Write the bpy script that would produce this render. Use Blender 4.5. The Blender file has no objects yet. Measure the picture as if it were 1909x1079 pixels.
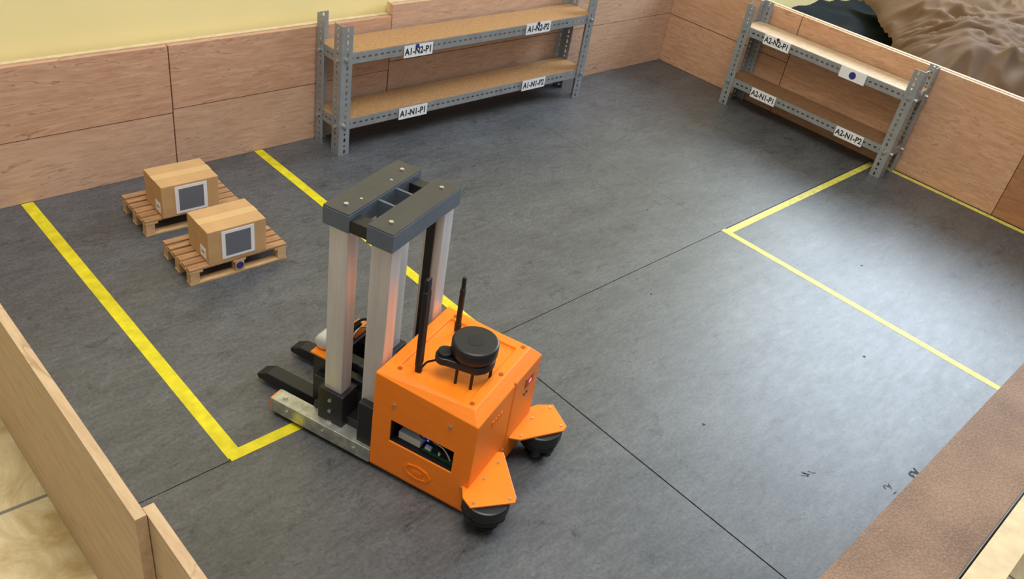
import bpy, bmesh, math, random
from mathutils import Vector, Matrix, noise
random.seed(4)
sc=bpy.context.scene
sc.view_settings.view_transform='Standard'
COL=sc.collection
def lin(c):
    c=c/255.
    return c/12.92 if c<=.04045 else ((c+.055)/1.055)**2.4
def rgb(r,g,b): return (lin(r),lin(g),lin(b),1)
# ---------------------------------------------------------------- materials
def newmat(name):
    m=bpy.data.materials.new(name); m.use_nodes=True
    nt=m.node_tree; return m,nt,nt.nodes,nt.links,nt.nodes['Principled BSDF']
def mat(name,c,rough=.5,metal=0,var=.06,scale=30,bump=0,spec=.5,stretch=(1,1,1),emit=None,bscale=None):
    m,nt,N,L,b=newmat(name)
    tc=N.new('ShaderNodeTexCoord'); mp=N.new('ShaderNodeMapping'); mp.inputs['Scale'].default_value=stretch
    L.new(tc.outputs['Object'],mp.inputs['Vector'])
    n=N.new('ShaderNodeTexNoise'); n.inputs['Scale'].default_value=scale; n.inputs['Detail'].default_value=5
    L.new(mp.outputs[0],n.inputs['Vector'])
    cr=N.new('ShaderNodeValToRGB'); cr.color_ramp.elements[0].position=.3; cr.color_ramp.elements[1].position=.7
    c=rgb(*c)
    cr.color_ramp.elements[0].color=tuple(max(0,x*(1-var*2)) for x in c[:3])+(1,)
    cr.color_ramp.elements[1].color=tuple(min(1,x*(1+var*2)) for x in c[:3])+(1,)
    L.new(n.outputs['Fac'],cr.inputs[0]); L.new(cr.outputs[0],b.inputs['Base Color'])
    b.inputs['Roughness'].default_value=rough; b.inputs['Metallic'].default_value=metal
    b.inputs['Specular IOR Level'].default_value=spec
    if emit:
        b.inputs['Emission Color'].default_value=rgb(*emit[0]); b.inputs['Emission Strength'].default_value=emit[1]
    if bump:
        n2=N.new('ShaderNodeTexNoise'); n2.inputs['Scale'].default_value=bscale or scale*4; n2.inputs['Detail'].default_value=4
        L.new(mp.outputs[0],n2.inputs['Vector'])
        bp=N.new('ShaderNodeBump'); bp.inputs['Strength'].default_value=bump; bp.inputs['Distance'].default_value=.002
        L.new(n2.outputs['Fac'],bp.inputs['Height']); L.new(bp.outputs[0],b.inputs['Normal'])
    return m
def plywood(name,c0,c1,c2,stretch,off=(0,0,0),rough=.55):
    m,nt,N,L,b=newmat(name)
    tc=N.new('ShaderNodeTexCoord'); mp=N.new('ShaderNodeMapping')
    mp.inputs['Scale'].default_value=stretch; mp.inputs['Location'].default_value=off
    L.new(tc.outputs['Object'],mp.inputs['Vector'])
    n=N.new('ShaderNodeTexNoise'); n.inputs['Scale'].default_value=1.5; n.inputs['Detail'].default_value=4; n.inputs['Distortion'].default_value=1.1; n.inputs['Roughness'].default_value=.55
    L.new(mp.outputs[0],n.inputs['Vector'])
    mul=N.new('ShaderNodeMath'); mul.operation='MULTIPLY'; mul.inputs[1].default_value=8
    L.new(n.outputs['Fac'],mul.inputs[0])
    fr=N.new('ShaderNodeMath'); fr.operation='FRACT'; L.new(mul.outputs[0],fr.inputs[0])
    cr=N.new('ShaderNodeValToRGB'); e=cr.color_ramp.elements
    e[0].position=0; e[0].color=rgb(*c2); e[1].position=1; e[1].color=rgb(*c0)
    x=e.new(.12); x.color=rgb(*c0); x=e.new(.6); x.color=rgb(*c1)
    L.new(fr.outputs[0],cr.inputs[0])
    n2=N.new('ShaderNodeTexNoise'); n2.inputs['Scale'].default_value=14; n2.inputs['Detail'].default_value=8; n2.inputs['Roughness'].default_value=.75
    L.new(mp.outputs[0],n2.inputs['Vector'])
    cr2=N.new('ShaderNodeValToRGB'); cr2.color_ramp.elements[0].position=.25; cr2.color_ramp.elements[1].position=.62
    cr2.color_ramp.elements[0].color=rgb(*c2); cr2.color_ramp.elements[1].color=rgb(*c0)
    L.new(n2.outputs['Fac'],cr2.inputs[0])
    n3=N.new('ShaderNodeTexNoise'); n3.inputs['Scale'].default_value=3.5; n3.inputs['Detail'].default_value=2
    L.new(tc.outputs['Object'],n3.inputs['Vector'])
    mx=N.new('ShaderNodeMix'); mx.data_type='RGBA'; L.new(n3.outputs['Fac'],mx.inputs['Factor'])
    L.new(cr.outputs[0],mx.inputs['A']); L.new(cr2.outputs[0],mx.inputs['B'])
    L.new(mx.outputs['Result'],b.inputs['Base Color']); b.inputs['Roughness'].default_value=rough
    b.inputs['Specular IOR Level'].default_value=.35
    return m
def floor_mat():
    m,nt,N,L,b=newmat('grey_vinyl_concrete')
    tc=N.new('ShaderNodeTexCoord')
    def ns(scale,stretch,det=6,rough=.6,rot=0,dist=0):
        mp=N.new('ShaderNodeMapping'); mp.inputs['Scale'].default_value=stretch; mp.inputs['Rotation'].default_value=(0,0,rot)
        L.new(tc.outputs['Object'],mp.inputs['Vector'])
        n=N.new('ShaderNodeTexNoise'); n.inputs['Scale'].default_value=scale; n.inputs['Detail'].default_value=det; n.inputs['Roughness'].default_value=rough
        n.inputs['Distortion'].default_value=dist
        L.new(mp.outputs[0],n.inputs['Vector']); return n
    def ramp(src,p0,p1,a,bb):
        r=N.new('ShaderNodeValToRGB'); r.color_ramp.elements[0].position=p0; r.color_ramp.elements[1].position=p1
        r.color_ramp.elements[0].color=(a,a,a,1); r.color_ramp.elements[1].color=(bb,bb,bb,1); L.new(src.outputs['Fac'],r.inputs[0]); return r
    def mul(a,bk,blend='MULTIPLY'):
        x=N.new('ShaderNodeMix'); x.data_type='RGBA'; x.blend_type=blend; x.inputs['Factor'].default_value=1
        L.new(a,x.inputs['A']); L.new(bk,x.inputs['B']); return x.outputs['Result']
    base=N.new('ShaderNodeRGB'); base.outputs[0].default_value=rgb(92,94,97)
    a=ramp(ns(5,(1,2.2,1),8,.65),.3,.7,.72,1.2)
    c=ramp(ns(30,(1,3,1),9,.85),.35,.68,.64,1.24)
    d=ramp(ns(170,(1,1,1),3,.6),.35,.7,.80,1.16)
    e=ramp(ns(15,(1,1.4,1),12,.88,.5,.6),.37,.46,.42,1.0)
    o=mul(base.outputs[0],a.outputs[0]); o=mul(o,c.outputs[0]); o=mul(o,d.outputs[0]); o=mul(o,e.outputs[0])
    L.new(o,b.inputs['Base Color'])
    rr=ramp(ns(20,(1,2.5,1),9,.75),.3,.7,.38,.45); L.new(rr.outputs[0],b.inputs['Roughness'])
    b.inputs['Specular IOR Level'].default_value=.62
    n=ns(220,(1,1,1),3,.6); bp=N.new('ShaderNodeBump'); bp.inputs['Strength'].default_value=.12; bp.inputs['Distance'].default_value=.001
    L.new(n.outputs['Fac'],bp.inputs['Height']); L.new(bp.outputs[0],b.inputs['Normal'])
    return m
def tile_mat():
    m,nt,N,L,b=newmat('beige_marble_tile')
    tc=N.new('ShaderNodeTexCoord')
    br=N.new('ShaderNodeTexBrick'); br.offset=0; br.inputs['Scale'].default_value=1; br.inputs['Brick Width'].default_value=.45; br.inputs['Row Height'].default_value=.45
    br.inputs['Mortar Size'].default_value=.003; br.inputs['Mortar'].default_value=rgb(130,128,120)
    mp=N.new('ShaderNodeMapping'); mp.inputs['Location'].default_value=(.1,-.035,0); mp.inputs['Rotation'].default_value=(0,0,.05)
    L.new(tc.outputs['Object'],mp.inputs['Vector']); L.new(mp.outputs[0],br.inputs['Vector'])
    n=N.new('ShaderNodeTexNoise'); n.inputs['Scale'].default_value=9; n.inputs['Detail'].default_value=10; n.inputs['Distortion'].default_value=1.6; n.inputs['Roughness'].default_value=.65
    L.new(tc.outputs['Object'],n.inputs['Vector'])
    cr=N.new('ShaderNodeValToRGB'); cr.color_ramp.elements[0].position=.33; cr.color_ramp.elements[1].position=.6
    cr.color_ramp.elements[0].color=rgb(184,158,106); cr.color_ramp.elements[1].color=rgb(230,216,176)
    L.new(n.outputs['Fac'],cr.inputs[0]); L.new(cr.outputs[0],br.inputs['Color1']); L.new(cr.outputs[0],br.inputs['Color2'])
    L.new(br.outputs['Color'],b.inputs['Base Color']); b.inputs['Roughness'].default_value=.3
    return m
M={}
M['floor']=floor_mat(); M['tile']=tile_mat()
PA=((216,180,152),(198,158,130),(158,108,82))
M['plyX']=plywood('plywood_pink_x',*PA,(1.2,6,9))
M['plyX2']=plywood('plywood_pink_x2',(214,172,142),(192,146,116),(148,94,68),(1.0,6,8),(3,1,2))
M['plyY']=plywood('plywood_pink_y',(216,172,138),(194,148,114),(156,106,76),(6,1.2,9),(1,5,2))
M['plyY2']=plywood('plywood_brown_y',(180,130,92),(160,110,76),(130,86,58),(6,1.0,9),(7,2,1))
M['plyL']=plywood('plywood_pale',(208,180,144),(192,160,122),(158,124,90),(6,.9,7),(2,2,5))
M['plyedge']=mat('plywood_edge',(216,194,156),.7,scale=60)
M['yellow_wall']=mat('yellow_paint',(250,232,166),.8,var=.02,scale=3,bump=.1,bscale=60)
M['tapeL']=mat('yellow_tape',(218,204,34),.45,var=.08,scale=50,bump=.2)
M['tapeR']=mat('yellow_tape_glare',(214,206,96),.5,var=.10,scale=60,bump=.2)  # same yellow tape, window glare painted in as a paler colour
M['steel']=mat('grey_painted_steel',(154,159,161),.4,metal=.3,var=.06,scale=25)
M['bolt']=mat('zinc_bolt',(205,205,203),.3,metal=.85)
M['boardA1']=mat('brown_hardboard',(172,132,88),.6,var=.08,scale=120)
M['boardA2']=mat('light_hardboard',(206,178,146),.6,var=.06,scale=60)
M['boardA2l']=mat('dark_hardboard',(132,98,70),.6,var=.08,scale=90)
M['paper']=mat('white_paper',(235,235,238),.6,var=.01)
M['ink']=mat('black_ink',(18,18,22),.6,var=.01)
M['bluedot']=mat('blue_dot_sticker',(48,48,120),.5,var=.05)
M['orange']=mat('orange_printed_plastic',(255,134,18),.40,var=.03,scale=20,bump=.25,bscale=300,stretch=(1,1,6))
M['orange_s']=mat('orange_smooth_plastic',(255,138,28),.35,var=.03)
M['black']=mat('black_plastic',(28,29,33),.4,var=.1)
M['blackm']=mat('matte_black',(14,14,16),.55,var=.1)
M['slate']=mat('slate_grey_plastic',(86,96,106),.4,var=.05,bump=.1)
M['slate_top']=mat('slate_grey_top',(58,59,62),.33,var=.05,bump=.1)
M['alu']=mat('brushed_aluminium',(222,221,220),.38,metal=.5,var=.05,scale=14,stretch=(6,6,.4))
M['galv']=mat('galvanised_steel',(185,188,182),.4,metal=.7,var=.14,scale=70)
M['card']=mat('cardboard',(196,156,108),.75,var=.04,scale=25)
M['cardside']=mat('cardboard_tape',(210,174,124),.5,var=.03,scale=25)
M['pal']=mat('pallet_pine',(204,168,122),.7,var=.14,scale=20,stretch=(1,5,5))
M['palD']=mat('pallet_pine_dark',(168,128,90),.7,var=.16,scale=20,stretch=(1,5,5))
M['grey_patch']=mat('printed_patch',(104,108,118),.6,var=.02)
M['pcb']=mat('green_circuit_board',(30,70,48),.4,var=.2,scale=120)
M['white_pl']=mat('white_plastic',(205,206,204),.35,var=.02)
M['red_led']=mat('red_led',(255,120,110),.3,emit=((255,120,120),1.2))
M['blue_led']=mat('blue_led',(90,90,255),.3,emit=((90,90,255),2.5))
M['darkcloth']=mat('dark_navy_cloth',(16,22,26),.95,var=.25,scale=10,bump=.4,bscale=40,spec=.2)
M['kraft']=mat('kraft_paper',(102,76,52),.8,var=.08,scale=6,bump=.5,bscale=14,spec=.25)
M['seam']=mat('dark_joint',(12,12,14),.9,var=.01)
M['dorange']=mat('dark_orange',(176,70,6),.5)
def burlap():
    m,nt,N,L,b=newmat('brown_hardboard_rough')
    tc=N.new('ShaderNodeTexCoord')
    v=N.new('ShaderNodeTexVoronoi'); v.inputs['Scale'].default_value=330; L.new(tc.outputs['Object'],v.inputs['Vector'])
    n=N.new('ShaderNodeTexNoise'); n.inputs['Scale'].default_value=9; n.inputs['Detail'].default_value=8; L.new(tc.outputs['Object'],n.inputs['Vector'])
    ad=N.new('ShaderNodeMath'); ad.operation='MULTIPLY_ADD'; ad.inputs[1].default_value=.45; L.new(v.outputs['Distance'],ad.inputs[0]); L.new(n.outputs['Fac'],ad.inputs[2])
    cr=N.new('ShaderNodeValToRGB'); cr.color_ramp.elements[0].position=.4; cr.color_ramp.elements[1].position=1.0
    cr.color_ramp.elements[0].color=rgb(102,78,62); cr.color_ramp.elements[1].color=rgb(152,122,98)
    L.new(ad.outputs[0],cr.inputs[0]); L.new(cr.outputs[0],b.inputs['Base Color']); b.inputs['Roughness'].default_value=.7
    bp=N.new('ShaderNodeBump'); bp.inputs['Strength'].default_value=.5; bp.inputs['Distance'].default_value=.001
    L.new(v.outputs['Distance'],bp.inputs['Height']); L.new(bp.outputs[0],b.inputs['Normal'])
    return m
M['burlap']=burlap()
# ---------------------------------------------------------------- mesh helpers
def link(name,me,m,parent=None,bevel=0,seg=2,smooth=False):
    o=bpy.data.objects.new(name,me); COL.objects.link(o)
    if m is not None: me.materials.append(M[m] if isinstance(m,str) else m)
    if parent: o.parent=parent
    if bevel:
        b=o.modifiers.new('bevel','BEVEL'); b.width=bevel; b.segments=seg; b.limit_method='ANGLE'
    if smooth:
        for p in me.polygons: p.use_smooth=True
    return o
def bm2(name,bm,m,parent=None,bevel=0,seg=2,smooth=False):
    bmesh.ops.recalc_face_normals(bm,faces=bm.faces)
    me=bpy.data.meshes.new(name); bm.to_mesh(me); bm.free()
    return link(name,me,m,parent,bevel,seg,smooth)
def addbox(bm,x0,x1,y0,y1,z0,z1):
    v=[bm.verts.new((x,y,z)) for z in (z0,z1) for (x,y) in ((x0,y0),(x1,y0),(x1,y1),(x0,y1))]
    for f in ((0,3,2,1),(4,5,6,7),(0,1,5,4),(1,2,6,5),(2,3,7,6),(3,0,4,7)): bm.faces.new([v[i] for i in f])
    return v
def box(name,x0,x1,y0,y1,z0,z1,m,parent=None,bevel=0):
    bm=bmesh.new(); addbox(bm,x0,x1,y0,y1,z0,z1); return bm2(name,bm,m,parent,bevel)
def boxes(name,lst,m,parent=None,bevel=0):
    bm=bmesh.new()
    for l in lst: addbox(bm,*l)
    return bm2(name,bm,m,parent,bevel)
def addcyl(bm,p0,p1,r0,r1=None,n=20):
    r1=r0 if r1 is None else r1
    p0=Vector(p0);p1=Vector(p1);d=p1-p0
    q=Vector((0,0,1)).rotation_difference(d.normalized()).to_matrix().to_4x4()
    bmesh.ops.create_cone(bm,cap_ends=True,segments=n,radius1=r0,radius2=r1,depth=d.length,matrix=Matrix.Translation((p0+p1)/2)@q)
def cyl(name,p0,p1,r0,m,parent=None,r1=None,n=24,bevel=0,smooth=False):
    bm=bmesh.new(); addcyl(bm,p0,p1,r0,r1,n); o=bm2(name,bm,m,parent,bevel)
    if smooth:
        for p in o.data.polygons: p.use_smooth=len(p.vertices)==4
    return o
def prism(name,pts,z0,z1,m,parent=None,bevel=0,z1s=None):
    bm=bmesh.new()
    a=[bm.verts.new((x,y,z0)) for x,y in pts]; b=[bm.verts.new((p[0],p[1],z1 if z1s is None else z1s[i])) for i,p in enumerate(pts)]
    bm.faces.new(a[::-1]); bm.faces.new(b)
    n=len(pts)
    for i in range(n): bm.faces.new((a[i],a[(i+1)%n],b[(i+1)%n],b[i]))
    return bm2(name,bm,m,parent,bevel)
def empty(name,loc,rz=0):
    e=bpy.data.objects.new(name,None); COL.objects.link(e); e.location=loc; e.rotation_euler=(0,0,rz); e.empty_display_size=.05; return e
def tube(name,pts,r,m,parent=None):
    cu=bpy.data.curves.new(name,'CURVE'); cu.dimensions='3D'; cu.bevel_depth=r; cu.bevel_resolution=3
    s=cu.splines.new('NURBS'); s.points.add(len(pts)-1); s.order_u=3; s.use_endpoint_u=True
    for i,p in enumerate(pts): s.points[i].co=(*p,1)
    o=bpy.data.objects.new(name,cu); COL.objects.link(o); cu.materials.append(M[m]); o.parent=parent; return o
def text(name,body,size,loc,right,up,m,parent=None,sx=1,off=.0004):
    cu=bpy.data.curves.new(name,'FONT'); cu.body=body; cu.size=size; cu.align_x='CENTER'; cu.align_y='CENTER'; cu.offset=off; cu.extrude=.0001
    o=bpy.data.objects.new(name,cu); COL.objects.link(o); cu.materials.append(M[m]); o.parent=parent
    r=Vector(right).normalized();u=Vector(up).normalized();n=r.cross(u)
    mt=Matrix((r*sx,u,n)).transposed().to_4x4(); mt.translation=Vector(loc); o.matrix_local=mt; return o
def strip(bm,o,U,V,L,W,pitch,kinds,n=12,vc=.5):
    o=Vector(o);U=Vector(U);V=Vector(V); k=max(1,int(round(L/pitch))); pc=L/k
    def P(u,v): return bm.verts.new(o+U*u+V*v)
    for i in range(k):
        u0=i*pc; cx=u0+pc/2; cy=W*vc; sl,sw=kinds[i%len(kinds)]
        inner=[];outer=[]
        for j in range(n):
            a=2*math.pi*(j+.5)/n; ca,sa=math.cos(a),math.sin(a)
            r=sw/2; ex=(sl-sw)/2
            inner.append(P(cx+r*ca+(ex if ca>0 else -ex),cy+r*sa))
            tx=(pc/2)/abs(ca) if abs(ca)>1e-6 else 9
            ty=((W-cy) if sa>0 else cy)/abs(sa) if abs(sa)>1e-6 else 9
            t=min(tx,ty); outer.append((cx+t*ca,cy+t*sa))
        ov=[P(*q) for q in outer]
        cor=[(u0+pc,W),(u0,W),(u0,0),(u0+pc,0)]
        for j in range(n):
            j2=(j+1)%n
            fv=[inner[j],ov[j]]
            a0=outer[j];a1=outer[j2]
            on=lambda q:('x1' if abs(q[0]-u0-pc)<1e-7 else 'x0' if abs(q[0]-u0)<1e-7 else 'y1' if abs(q[1]-W)<1e-7 else 'y0')
            if on(a0)!=on(a1):
                c=min(cor,key=lambda q:(q[0]-a0[0])**2+(q[1]-a0[1])**2+(q[0]-a1[0])**2+(q[1]-a1[1])**2)
                fv.append(P(*c))
            fv+= [ov[j2],inner[j2]]
            bm.faces.new(fv)
# ---------------------------------------------------------------- room
box('floor',-1.5,5,-1.5,1.73,-.05,-.006,'tile')
box('floor_arena_underlay',.185,2.53,-.002,1.69,-.0055,-.002,'seam')
pl=[]
for (x0,x1) in ((.192,.9360),(.9386,1.7197),(1.7204,2.528)):
    for (y0,y1) in ((.003,.8366),(.8383,1.690)):
        pl.append((x0,x1,y0,y1,-.002,0))
boxes('floor_arena',pl,'floor')
box('wall_back',-1.5,5,1.73,1.85,-.05,2.6,'yellow_wall')
boxes('wall_arena_back_board_lower',[(.185,.738,1.691,1.703,0,.137),(.741,1.318,1.691,1.703,0,.145)],'plyX')
boxes('wall_arena_back_board_upper',[(.0,.738,1.6895,1.7015,.139,.288),(.741,1.318,1.6895,1.7015,.147,.288)],'plyX2')
boxes('wall_arena_back_board_long',[(1.322,2.545,1.691,1.703,.0,.167),(1.322,2.545,1.691,1.703,.169,.316)],'plyX')
boxes('trim_1',[(0,1.318,1.704,1.716,-.006,.2895),(1.322,2.57,1.704,1.716,-.006,.318)],'plyedge')
boxes('wall_arena_right',[(2.532,2.546,1.215,1.69,0,.164),(2.532,2.546,1.215,1.69,.1665,.316),(2.532,2.546,.47,1.212,0,.316)],'plyY')
boxes('wall_arena_right_board',[(2.532,2.546,-.03,.468,0,.316)],'plyY2')
boxes('trim_2',[(2.546,2.558,-.03,1.703,-.006,.318)],'plyedge')
box('wall_arena_left',.180,.1915,.578,1.69,-.006,.289,'plyL')
box('wall_arena_left_board',.1925,.204,-.03,.590,-.002,.287,'plyL')
box('wall_arena_front',.2045,2.531,-.032,.0025,-.006,.272,'plyedge')
def tape(name,quads,m):
    bm=bmesh.new()
    for i,(x0,x1,y0,y1) in enumerate(quads): 
        z=.0003+.0002*i
        addbox(bm,x0,x1,y0,y1,.0001,z)
    return bm2(name,bm,m)
tape('yellow_floor_tape',[(.407,.430,.842,1.689),(.409,.95,.8345,.854),(.930,.952,.83,1.689)],'tapeL')
tape('yellow_floor_tape',[(1.711,1.729,.10,.838),(1.711,2.50,.8155,.834),(2.505,2.522,.1,.80)],'tapeR')
# scuffs on the floor
bm=bmesh.new()
for (cx,cy,s,k) in ((1.158,.268,.014,9),(1.255,.163,.020,7),(1.56,.37,.006,4),(1.335,.76,.006,3),(1.62,1.0,.005,3),(1.10,.45,.004,3),(1.9,.55,.004,3)):
    for q in range(k):
        a=random.uniform(0,6.28); r=random.uniform(0,s); x=cx+r*math.cos(a); y=cy+r*.6*math.sin(a); t=random.uniform(0,3.14)
        l=random.uniform(.001,.004)*(1+s*40); w=random.uniform(.0006,.0014)
        vs=[bm.verts.new((x+l*c*math.cos(t)-w*d*math.sin(t),y+l*c*math.sin(t)+w*d*math.cos(t),.0003)) for c,d in ((-1,-.3),(0,-1),(1,.2),(.3,1),(-.6,.7))]
        bm.faces.new(vs)
bm2('floor_scuff_marks',bm,'ink')
# ---------------------------------------------------------------- shelves
def shelf(name,loc,rz,L,D,labels,mtop,mlow,over=.0032):
    e=empty(name,loc,rz)
    H=.325; fl=.030
    bm=bmesh.new()
    kp=[(.011,.006),(.006,.006)]
    for (x,sx) in ((0,1),(L,-1)):
        for (y,sy) in ((0,1),(D,-1)):
            strip(bm,(x,y,0),(0,0,1),(sx,0,0),H,fl,.0155,kp,vc=.55)
            strip(bm,(x,y,0),(0,0,1),(0,sy,0),H,fl,.0155,kp[::-1],vc=.55)
    for zt in (.258,.092):
        h=.026
        a=.0022
        strip(bm,(a,a,zt-h),(1,0,0),(0,0,1),L-2*a,h,.0175,[(.010,.0055)])
        strip(bm,(a,D-a,zt-h),(1,0,0),(0,0,1),L-2*a,h,.0175,[(.010,.0055)])
        strip(bm,(a,a,zt-h),(0,1,0),(0,0,1),D-2*a,h,.0175,[(.010,.0055)])
        strip(bm,(L-a,a,zt-h),(0,1,0),(0,0,1),D-2*a,h,.0175,[(.010,.0055)])
        for q in ((0+a,L-a,a,a+.022),(a,L-a,D-a-.022,D-a)):
            vs=[bm.verts.new((x,y,zt-.0045)) for x,y in ((q[0],q[2]),(q[1],q[2]),(q[1],q[3]),(q[0],q[3]))]; bm.faces.new(vs)
    me=bpy.data.meshes.new('slotted_frame'); bm.to_mesh(me); bm.free()
    o=link('slotted_frame',me,'steel',e); s=o.modifiers.new('s','SOLIDIFY'); s.thickness=.0016; s.offset=0
    for i,(zt,mm) in enumerate(((.258,mtop),(.092,mlow))):
        a=.0032
        box('shelf_board_%d'%(i+1),a,L-a,over if i==0 else a,D-a,zt-.0035 if over>0 else zt+.0002,zt+(.001 if over>0 else .004),mm,e)
    bm=bmesh.new()
    for x,sx in ((0,1),(L,-1)):
        for zt in (.245,.079):
            for y,sy in ((0,-1),(D,1)):
                addcyl(bm,(x+sx*.012,y+sy*.001,zt),(x+sx*.012,y+sy*.0055,zt),.0052,n=6)
                addcyl(bm,(x+sx*.012,y+sy*.0055,zt),(x+sx*.012,y+sy*.0075,zt),.0028,n=10)
            addcyl(bm,(x-sx*.001,.014,zt-.004),(x-sx*.007,.014,zt-.004),.0052,n=6)
            addcyl(bm,(x-sx*.001,D-.014,zt-.004),(x-sx*.007,D-.014,zt-.004),.0052,n=6)
    bm2('bolts',bm,'bolt',e)
    for i,(t,x,z,dot,w) in enumerate(labels):
        box('label_%d'%(i+1),x-w/2,x+w/2,-.0022,-.0016,z-.0155,z+.0155,'paper',e)
        if t: text('label_text_%d'%(i+1),t,.0240,(x,-.0025,z-.001),(1,0,0),(0,0,1),'ink',e,sx=.86,off=.0006)
        if dot:
            dr,dx,dz=dot
            cyl('dot_%d'%(i+1),(x+dx,-.0023,z+dz),(x+dx,-.0030,z+dz),dr,'bluedot',e)
    return e
shelf('slotted_angle_shelf',(1.097,1.580,0),0,.885,.102,
  [('A1-N2-P1',1.322-1.097,.241,(.006,-.005,.011),.090),('A1-N2-P2',1.745-1.097,.247,(.005,-.002,.012),.096),
   ('A1-N1-P1',1.322-1.097,.077,None,.092),('A1-N1-P2',1.764-1.097,.079,None,.094)],'boardA1','boardA1')
shelf('slotted_angle_shelf',(2.420,1.345,0),-math.pi/2,.580,.102,
  [('A2-N2-P1',1.345-1.212,.245,(.005,.002,.012),.092),('',1.345-.952,.243,(.0105,.0,.0),.082),
   ('A2-N1-P1',1.345-1.198,.077,None,.090),('A2-N1-P2',1.345-.894,.077,None,.090)],'boardA2','boardA2l')
s3=shelf('slotted_angle_shelf',(1.515,.107,0),math.pi,.95,.1035,[],'burlap','boardA1',over=-.0015)
text('floor_marking','A3',.022,(1.325,.152,.0006),(-1,0,0),(0,-1,0),'ink')
# ---------------------------------------------------------------- pallets + boxes
def pallet(name,loc,rz,dot):
    e=empty(name,loc,rz); W,D,H=.200,.118,.036
    sl=[];n=6;w=.0155
    for i in range(n):
        y=-D/2+i*(D-w)/(n-1); sl.append((-W/2,W/2,y,y+w,H-.005,H))
    boxes('deck_slats',sl,'palD',e,.0006)
    boxes('cross_boards',[(x-.013,x+.013,-D/2,D/2,H-.010,H-.0052) for x in (-W/2+.013,0,W/2-.013)],'pal',e,.0005)
    bl=[]
    for x in (-W/2+.010,0,W/2-.010):
        for y in (-D/2+.009,0,D/2-.009): bl.append((x-.009,x+.009,y-.009,y+.009,.0045,H-.0102))
    boxes('blocks',bl,'pal',e,.0006)
    boxes('bottom_boards',[(-W/2,W/2,y-.009,y+.009,.0,.0043) for y in (-D/2+.009,0,D/2-.009)],'pal',e,.0005)
    if dot: cyl('blue_dot',(0,-D/2-.0001,.017),(0,-D/2-.0012,.017),.0075,'bluedot',e)
    return e
pallet('wooden_pallet',(.664,1.515,0),-.03,False)
pallet('wooden_pallet',(.660,1.3205,0),-.03,True)
def carton(name,loc,rz):
    e=empty(name,loc,rz); W,D,H=.118,.085,.071
    box('carton_body',-W/2,W/2,-D/2,D/2,0,H,'card',e,.0012)
    box('flap_seam',-W/2+.001,W/2-.001,-.0008,.0008,H-.0002,H+.0003,'cardside',e)
    box('packing_tape',-W/2-.0004,W/2+.0004,-.010,.010,H-.0001,H+.00025,'cardside',e)
    box('printed_label',-.032,.034,-D/2-.0008,-D/2-.0001,.005,.066,'paper',e)
    box('label_patch',-.0245,.0265,-D/2-.0012,-D/2-.0008,.011,.060,'grey_patch',e)
    box('side_label',-W/2-.0008,-W/2-.0001,-.033,-.010,.008,.030,'paper',e)
    box('side_label_mark',-W/2-.0012,-W/2-.0008,-.027,-.016,.018,.020,'ink',e)
    return e
carton('cardboard_box',(.658,1.4925,.036),-.04)
carton('cardboard_box',(.657,1.3045,.036),-.03)
# ---------------------------------------------------------------- robot  (local x = right, y = forward)
R=empty('orange_forklift_robot',(.568,.709,0),math.atan2(.32,.9474))
W_=.197; LB=.170
def body():
    bm=bmesh.new()
    def ring(x0,x1,y0,y1,z): return [bm.verts.new((x,y,z)) for x,y in ((x0,y0),(x1,y0),(x1,y1),(x0,y1))]
    def rz(l,zs):
        for v,z in zip(l,zs): v.co.z=z
        return l
    rs=[ring(.002,W_-.002,-LB+.002,0,.008),ring(0,W_,-LB,0,.014),rz(ring(0,W_,-LB,0,.19),(.184,.184,.194,.194)),
        ring(.014,W_-.014,-LB+.016,-.004,.200),ring(.030,W_-.030,-LB+.032,-.022,.200),ring(.0315,W_-.0315,-LB+.0335,-.0235,.196)]
    bm.faces.new(rs[0][::-1])
    for a,b in zip(rs,rs[1:]):
        for i in range(4): bm.faces.new((a[i],a[(i+1)%4],b[(i+1)%4],b[i]))
    bm.faces.new(rs[-1])
    o=bm2('body_shell',bm,'orange',R)
    c=box('cut',-.02,.075,-.139,-.032,.077,.119,'blackm',R)
    c2=box('cut2',.108,.112,-LB-.01,-LB+.0025,.05,.19,'blackm',R)
    for cc in (c,c2):
        m=o.modifiers.new('b','BOOLEAN'); m.object=cc; m.operation='DIFFERENCE'; m.solver='EXACT'
    bpy.context.view_layer.update()
    dg=bpy.context.evaluated_depsgraph_get()
    me=bpy.data.meshes.new_from_object(o.evaluated_get(dg))
    o.modifiers.clear(); o.data=me
    for cc in (c,c2): bpy.data.objects.remove(cc)
    b=o.modifiers.new('bevel','BEVEL'); b.width=.0016; b.segments=2; b.limit_method='ANGLE'; b.angle_limit=.5
    return o
body()
box('window_cavity_back',.066,.074,-.1385,-.0325,.0775,.1185,'blackm',R)
box('window_cavity_floor',.002,.074,-.1385,-.0325,.0772,.0785,'blackm',R)
box('window_cavity_side',.002,.074,-.0335,-.0323,.0775,.1185,'blackm',R)
box('window_cavity_top',.003,.074,-.1385,-.0325,.1175,.1188,'blackm',R)
box('white_module',.012,.030,-.078,-.040,.0786,.092,'white_pl',R,.001)
box('circuit_board',.010,.055,-.134,-.082,.0786,.083,'pcb',R,.0005)
boxes('board_chips',[(.014,.026,-.128,-.114,.083,.092),(.016,.024,-.108,-.098,.083,.089),(.032,.045,-.126,-.1,.083,.096)],'black',R,.0005)
boxes('board_connectors',[(.012,.018,-.096,-.086,.083,.088),(.012,.016,-.112,-.109,.083,.090)],'white_pl',R,.0004)
tube('inner_wire_1',[(.012,-.13,.085),(.014,-.12,.1),(.02,-.1,.095),(.016,-.085,.105),(.03,-.07,.09)],.0011,'white_pl',R)
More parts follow.
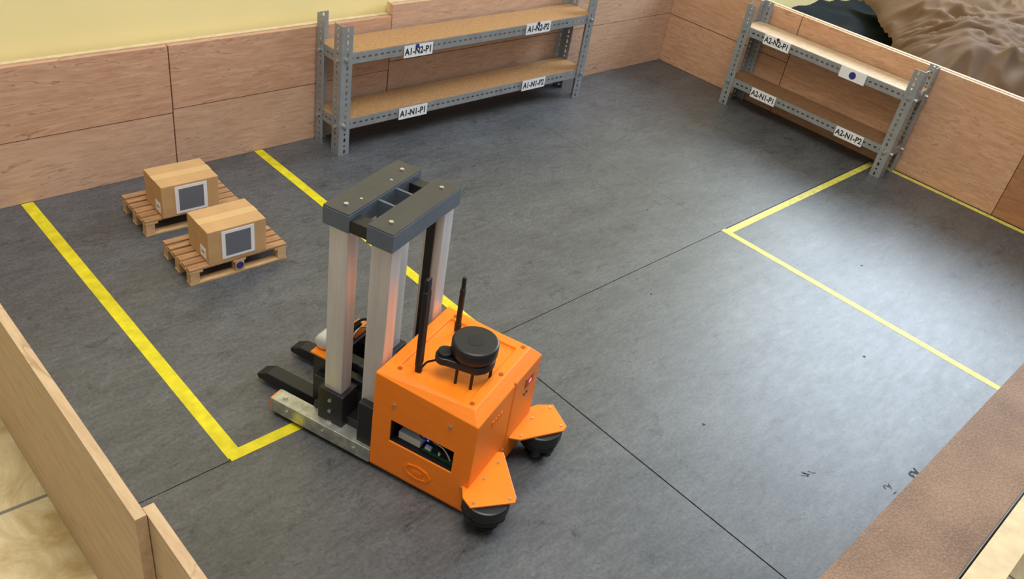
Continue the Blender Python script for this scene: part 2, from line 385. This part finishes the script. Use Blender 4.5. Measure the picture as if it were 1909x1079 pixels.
tube('inner_wire_2',[(.012,-.12,.085),(.010,-.11,.098),(.018,-.09,.10),(.014,-.075,.095),(.03,-.06,.1)],.0010,'blackm',R)
box('blue_light',.018,.021,-.088,-.085,.094,.1,'blue_led',R)
bm=bmesh.new()
for (f,z) in ((-.035,.150),(-.128,.163),(-.165+.005,.06)):
    addcyl(bm,(-.0002,f,z),(-.0022,f,z),.0026,n=14)
bm2('side_screws',bm,'bolt',R)
def emblem():
    bm=bmesh.new()
    c=(-.085,.042)
    def rg(s,x): return [bm.verts.new((x,c[0]+s*.024*math.cos(t)*(1 if abs(math.cos(t))>.3 else .9),c[1]+s*.014*math.sin(t))) for t in [math.pi/4*k for k in range(8)]]
    a=rg(1,-.0002);b=rg(1,-.0016);d=rg(.82,-.0016);e=rg(.82,-.0002)
    for p,q in ((a,b),(b,d),(d,e)):
        for i in range(8): bm.faces.new((p[i],p[(i+1)%8],q[(i+1)%8],q[i]))
    addbox(bm,-.0014,-.0002,-.094,-.076,.038,.045)
    return bm2('embossed_mark',bm,'orange',R)
emblem()
boxes('rear_embossed_mark',[(.046+.008*i,.051+.008*i,-LB-.001,-LB-.0001,.150,.160) for i in range(4)],'orange',R)
box('status_display_bezel',.150,.174,-LB-.0012,-LB+.0002,.149,.166,'dorange',R)
box('status_display',.159,.166,-LB-.0018,-LB-.0012,.154,.160,'red_led',R)
bm=bmesh.new()
for p in ((.152,.135),(.160,.135)): addcyl(bm,(p[0],-LB-.001,p[1]),(p[0],-LB+.001,p[1]),.0025,n=12)
bm2('rear_ports',bm,'black',R)
bm=bmesh.new()
for p in ((.022,-.026),(.022,-.145),(.175,-.026),(.175,-.145),(.0985,-.014),(.10,-.148)):
    addcyl(bm,(p[0],p[1],.1995),(p[0],p[1],.2008),.0035,n=16)
bm2('top_screws',bm,'dorange',R)
def fender(name,pts,holes):
    prism(name,pts,.060,.0635,'orange_s',R,.0008)
    bm=bmesh.new()
    for x,y in holes: addcyl(bm,(x,y,.0636),(x,y,.0650),.0021,n=12)
    bm2(name+'_screws',bm,'bolt',R)
fender('fender_left',[(.0,-.160),(-.018,-.172),(-.027,-.190),(.018,-.238),(.028,-.235),(.094,-.178),(.088,-.168),(.05,-.168)],[(-.018,-.19),(.020,-.229),(.07,-.182),(.03,-.18)])
fender('fender_right',[(.197,-.160),(.219,-.172),(.236,-.194),(.204,-.234),(.192,-.234),(.133,-.187),(.125,-.168),(.16,-.168)],[(.226,-.193),(.199,-.226),(.14,-.184),(.186,-.18)])
def wheel(name,cx,cy,ang):
    e=bpy.data.objects.new(name,None); COL.objects.link(e); e.parent=R; e.location=(cx,cy,0); e.rotation_euler=(0,0,ang)
    cyl('wheel_mount_disc',(0,0,.040),(0,0,.0595),.035,'black',e,n=40,bevel=.003)
    cyl('wheel_mount_ring',(0,0,.028),(0,0,.040),.032,'blackm',e,n=40,bevel=.002)
    box('motor_block',-.02,.02,.012,.03,.018,.036,'blackm',e,.002)
    r=.028
    cyl('wheel_hub',(-.017,0,r+.001),(.017,0,r+.001),r-.004,'blackm',e,n=32,bevel=.001)
    bm=bmesh.new()
    for row,xx in enumerate((-.011,.011)):
        for k in range(9):
            a=2*math.pi*(k+.5*row)/9; c=Vector((xx,math.cos(a)*(r-.004),r+.001+math.sin(a)*(r-.004)))
            t=Vector((0,-math.sin(a),math.cos(a)))
            mt=Matrix.Translation(c)@Vector((0,0,1)).rotation_difference(t).to_matrix().to_4x4()@Matrix.Diagonal((.0075,.0075,.0100,1))
            bmesh.ops.create_icosphere(bm,subdivisions=2,radius=1,matrix=mt)
    for v in bm.verts: v.co.z=max(v.co.z,.0002)
    bm2('wheel_rollers',bm,'black',e,smooth=True)
wheel('wheel_left',.008,-.198,math.radians(45))
wheel('wheel_right',.186,-.198,math.radians(-45))
box('green_circuit',.175,.205,-.225,-.205,.055,.0585,'pcb',R)
lc=(.074,-.112)
def lidar():
    ang=math.radians(125)
    dx,dy=math.cos(ang),math.sin(ang)
    pts=[]
    r1=.032;r2=.014;d=.040
    for k in range(25):
        a=ang+math.pi/2+ (math.pi)*k/24+0; pts.append((lc[0]+r1*math.cos(a),lc[1]+r1*math.sin(a)))
    for k in range(13):
        a=ang-math.pi/2+math.pi*k/12; pts.append((lc[0]+dx*d+r2*math.cos(a),lc[1]+dy*d+r2*math.sin(a)))
    prism('lidar_base',pts,.224,.236,'black',R,.002)
    cyl('lidar_motor',(lc[0]+dx*d,lc[1]+dy*d,.228),(lc[0]+dx*d,lc[1]+dy*d,.242),.011,'blackm',R,bevel=.001)
    cyl('lidar_belt_ring',(*lc,.236),(*lc,.241),.030,'blackm',R,n=48)
    cyl('lidar_head',(*lc,.241),(*lc,.262),.0335,'black',R,n=64,bevel=.003,smooth=True)
    cyl('lidar_cap_mark',(*lc,.2619),(*lc,.2623),.012,'blackm',R,n=40)
    for i,a in enumerate((-60,-150,60,160)):
        a=math.radians(a); x,y=lc[0]+.028*math.cos(a),lc[1]+.028*math.sin(a)
        cyl('lidar_leg_%d'%(i+1),(x,y,.196),(x,y,.226),.0022,'blackm',R)
lidar()
tube('lidar_cable',[(.055,-.08,.232),(.045,-.075,.228),(.04,-.065,.222),(.045,-.055,.212),(.038,-.052,.205),(.036,-.05,.20)],.0016,'blackm',R)
def antenna(name,x,y,zt,w):
    e=bpy.data.objects.new(name,None); COL.objects.link(e); e.parent=R
    cyl('antenna_base',(x,y,.199),(x,y,.214),.0052,'blackm',e,bevel=.0008)
    bm=bmesh.new()
    addbox(bm,x-w/2,x+w/2,y-.0035,y+.0035,.212,zt-.02)
    addbox(bm,x-w/2+.0012,x+w/2-.0012,y-.003,y+.003,zt-.0215,zt)
    bm2('antenna_paddle',bm,'blackm',e,.0018)
antenna('antenna_left',.034,-.049,.36,.014)
antenna('antenna_right',.148,-.045,.298,.008)
# mast
boxes('mast_head_rear',[(.008,.178,-.006,.035,.392,.419)],'slate',R,.0012)
boxes('mast_head_front',[(.010,.182,.064,.107,.392,.419)],'slate',R,.0012)
boxes('mast_head_caps',[(.0085,.1775,-.0055,.0345,.419,.4205),(.0105,.1815,.0645,.1065,.419,.4205)],'slate_top',R,.0005)
boxes('mast_cross_links',[(.012,.034,.034,.065,.393,.412),(.150,.170,.034,.065,.393,.412)],'black',R,.001)
boxes('mast_inner_plates',[(.074,.078,.034,.065,.385,.416),(.116,.120,.034,.065,.385,.416),(.078,.116,.034,.038,.385,.414)],'slate',R)
box('mast_pulley_block',.083,.111,.046,.054,.386,.40,'black',R,.001)
bm=bmesh.new()
for p in ((.03,.084),(.16,.084),(.032,.014),(.155,.014)): addcyl(bm,(p[0],p[1],.4204),(p[0],p[1],.4225),.0032,n=14)
for p in ((.055,.078),(.125,.078)): addcyl(bm,(p[0],p[1],.4204),(p[0],p[1],.4212),.0022,n=14)
bm2('mast_screws',bm,'bolt',R)
posts=[]
for (x0,x1) in ((.018,.043),(.150,.176)):
    posts+=[(x0,x1,.001,.033,.03,.393),(x0,x1,.070,.101,.04,.393)]
boxes('mast_posts',posts,'alu',R,.0012)
boxes('mast_guide_strips',[(.0435,.047,.079,.091,.05,.392),(.0435,.047,.011,.023,.05,.392),(.146,.1495,.079,.091,.05,.392),(.146,.1495,.014,.026,.05,.392)],'blackm',R)
cyl('lift_screw',(.0975,.050,.04),(.0975,.050,.39),.004,'bolt',R)
boxes('chassis_base',[(.024,.172,.0005,.125,.022,.050)],'black',R,.002)
boxes('post_brackets',[(.012,.052,.062,.108,.036,.098),(.142,.184,.062,.108,.036,.098),(.006,.022,.002,.030,.036,.115),(.175,.192,.002,.030,.036,.115)],'black',R,.0015)
bm=bmesh.new()
for z in (.06,.082): addcyl(bm,(.0118,.085,z),(.0095,.085,z),.003,n=12)
bm2('bracket_screws',bm,'bolt',R)
def leg(name,x0,x1):
    boxes(name,[(x0,x1,.0005,.190,.033,.036),(x0,x0+.0025,.0005,.190,.009,.033),(x1-.0025,x1,.0005,.190,.009,.033)],'galv',R,.0008)
    boxes(name+'_wear_strip',[(x0+.003,x1-.003,.002,.187,.004,.032)],'blackm',R)
    box(name+'_end_cap',x0+.001,x1-.001,.1885,.1925,.008,.035,'orange_s',R,.0005)
    bm=bmesh.new()
    for y in (.012,.085,.172): addcyl(bm,((x0+x1)/2,y,.036),((x0+x1)/2,y,.0395),.0042,n=14)
    for y in (.03,.09,.16): addcyl(bm,(x0,y,.022),(x0-.002,y,.022),.003,n=14)
    bm2(name+'_bolts',bm,'bolt',R)
    bm=bmesh.new()
    for y in (.02,.165): addcyl(bm,(x0+.006,y,.009),(x1-.006,y,.009),.009,n=24)
    bm2(name+'_rollers',bm,'blackm',R)
leg('leg_left',.000,.026); leg('leg_right',.171,.197)
def fork(name,x0,x1):
    bm=bmesh.new()
    prof=[(.115,.008),(.235,.008),(.258,.010),(.260,.018),(.238,.030),(.115,.030)]
    a=[bm.verts.new((x0,y,z)) for y,z in prof]; b=[bm.verts.new((x1,y,z)) for y,z in prof]
    bm.faces.new(a);bm.faces.new(b[::-1])
    for i in range(6): bm.faces.new((a[i],b[i],b[(i+1)%6],a[(i+1)%6]))
    bm2(name,bm,'black',R,.002)
fork('fork_left',.045,.070); fork('fork_right',.128,.153)
boxes('carriage',[(.040,.160,.112,.140,.020,.085),(.052,.074,.118,.150,.02,.115),(.10,.155,.112,.138,.08,.118)],'black',R,.002)
boxes('carriage_rollers',[(.052,.066,.045,.112,.085,.105),(.130,.142,.045,.112,.085,.105),(.066,.130,.06,.075,.09,.12),(.072,.09,.078,.105,.07,.115)],'black',R,.0015)
boxes('carriage_fittings',[(.075,.085,.048,.058,.100,.106),(.054,.060,.044,.050,.094,.100)],'bolt',R,.001)
boxes('carriage_orange_plates',[(.050,.078,.116,.154,.115,.119),(.118,.150,.118,.136,.118,.132)],'orange_s',R,.001)
def camera_pod():
    bm=bmesh.new(); addcyl(bm,(.060,.144,.131),(.108,.144,.131),.0135,n=28)
    o=bm2('sensor_pod',bm,'white_pl',R,.008,4); 
    for p in o.data.polygons: p.use_smooth=True
camera_pod()
tube('carriage_cable',[(.10,.13,.13),(.11,.12,.15),(.125,.105,.165),(.13,.085,.15),(.125,.075,.12),(.12,.07,.09)],.0022,'blackm',R)
tube('carriage_cable_2',[(.09,.12,.12),(.10,.11,.14),(.12,.11,.150),(.135,.09,.135),(.14,.06,.1)],.0014,'bolt',R)
cyl('carriage_plug',(.105,.12,.14),(.118,.11,.155),.004,'blackm',R)
cyl('guide_rod',(.062,.05,.075),(.062,.112,.075),.004,'bolt',R)
# ---------------------------------------------------------------- clutter outside right wall
def ridg(x,y,s,seed): return 1-abs(noise.noise(Vector((x*s,y*s,seed))))*2
def cloth_pile():
    bm=bmesh.new(); n=60; x0,x1,y0,y1=2.575,4.6,-.2,1.69; vs=[]
    for i in range(n+1):
        row=[]
        for j in range(n+1):
            x=x0+(x1-x0)*i/n;y=y0+(y1-y0)*j/n
            edge=i in(0,n) or j in (0,n)
            z=-.005 if edge else .10+.03*noise.noise(Vector((x*3,y*3,2)))+.02*ridg(x,y,5,1)
            row.append(bm.verts.new((x,y,z)))
        vs.append(row)
    for i in range(n):
        for j in range(n): bm.faces.new((vs[i][j],vs[i+1][j],vs[i+1][j+1],vs[i][j+1]))
    return bm2('dark_cloth_pile',bm,'darkcloth',smooth=True)
cloth_pile()
def kraft():
    bm=bmesh.new(); n=150; U=1.26; V=.85; vs=[]
    for i in range(n+1):
        row=[]
        for j in range(n+1):
            u=i/n;v=j/n; x=u*U; y=-v*V
            e=min(1,min(u*U,(1-u)*U,v*V,(1-v)*V)*6)
            w=noise.noise(Vector((x*2,y*2,9)))*.25
            z=.165+.11*e**.6+.03*ridg(x+w,y,2.2,4)*e+.03*ridg(x,y+w,5,7)*e+.022*ridg(x+w,y-w,12,3)
            ex=.04*noise.noise(Vector((x*4,y*4,5)))
            row.append(bm.verts.new((x+ex,y+ex,z)))
        vs.append(row)
    for i in range(n):
        for j in range(n): bm.faces.new((vs[i][j],vs[i+1][j],vs[i+1][j+1],vs[i][j+1]))
    k=bm2('crumpled_kraft_paper',bm,'kraft',smooth=True)
    k.location=(2.67,.83,0); k.rotation_euler=(0,0,.62)
kraft()
# ---------------------------------------------------------------- lights
def area(name,loc,target,sx,sy,e,c):
    l=bpy.data.lights.new(name,'AREA'); l.shape='RECTANGLE'; l.size=sx; l.size_y=sy; l.energy=e; l.color=c
    o=bpy.data.objects.new(name,l); COL.objects.link(o); o.location=loc
    o.rotation_euler=(Vector(target)-Vector(loc)).to_track_quat('-Z','Y').to_euler(); return o
area('window_light',(4.15,1.0,1.7),(1.3,.5,0),1.6,1.2,96,(.74,.87,1))
area('fill_light',(.5,.3,2.5),(.8,.8,0),1.2,1.2,48,(1,.95,.88))  # added warm fill from overhead, no visible fixture
w=bpy.data.worlds.new('world'); sc.world=w; w.use_nodes=True
w.node_tree.nodes['Background'].inputs[0].default_value=(.88,.94,1,1); w.node_tree.nodes['Background'].inputs[1].default_value=.40
# ---------------------------------------------------------------- camera
cd=bpy.data.cameras.new('camera'); cam=bpy.data.objects.new('camera',cd); COL.objects.link(cam)
cd.sensor_width=36; cd.lens=1580/1909*36; cd.clip_start=.01
m=Matrix(((.71996,.30833,-.62178),(-.67790,.50517,-.53407),(.14943,.80601,.57272))).to_4x4(); m.translation=(0,0,1)
cam.matrix_world=m; sc.camera=cam
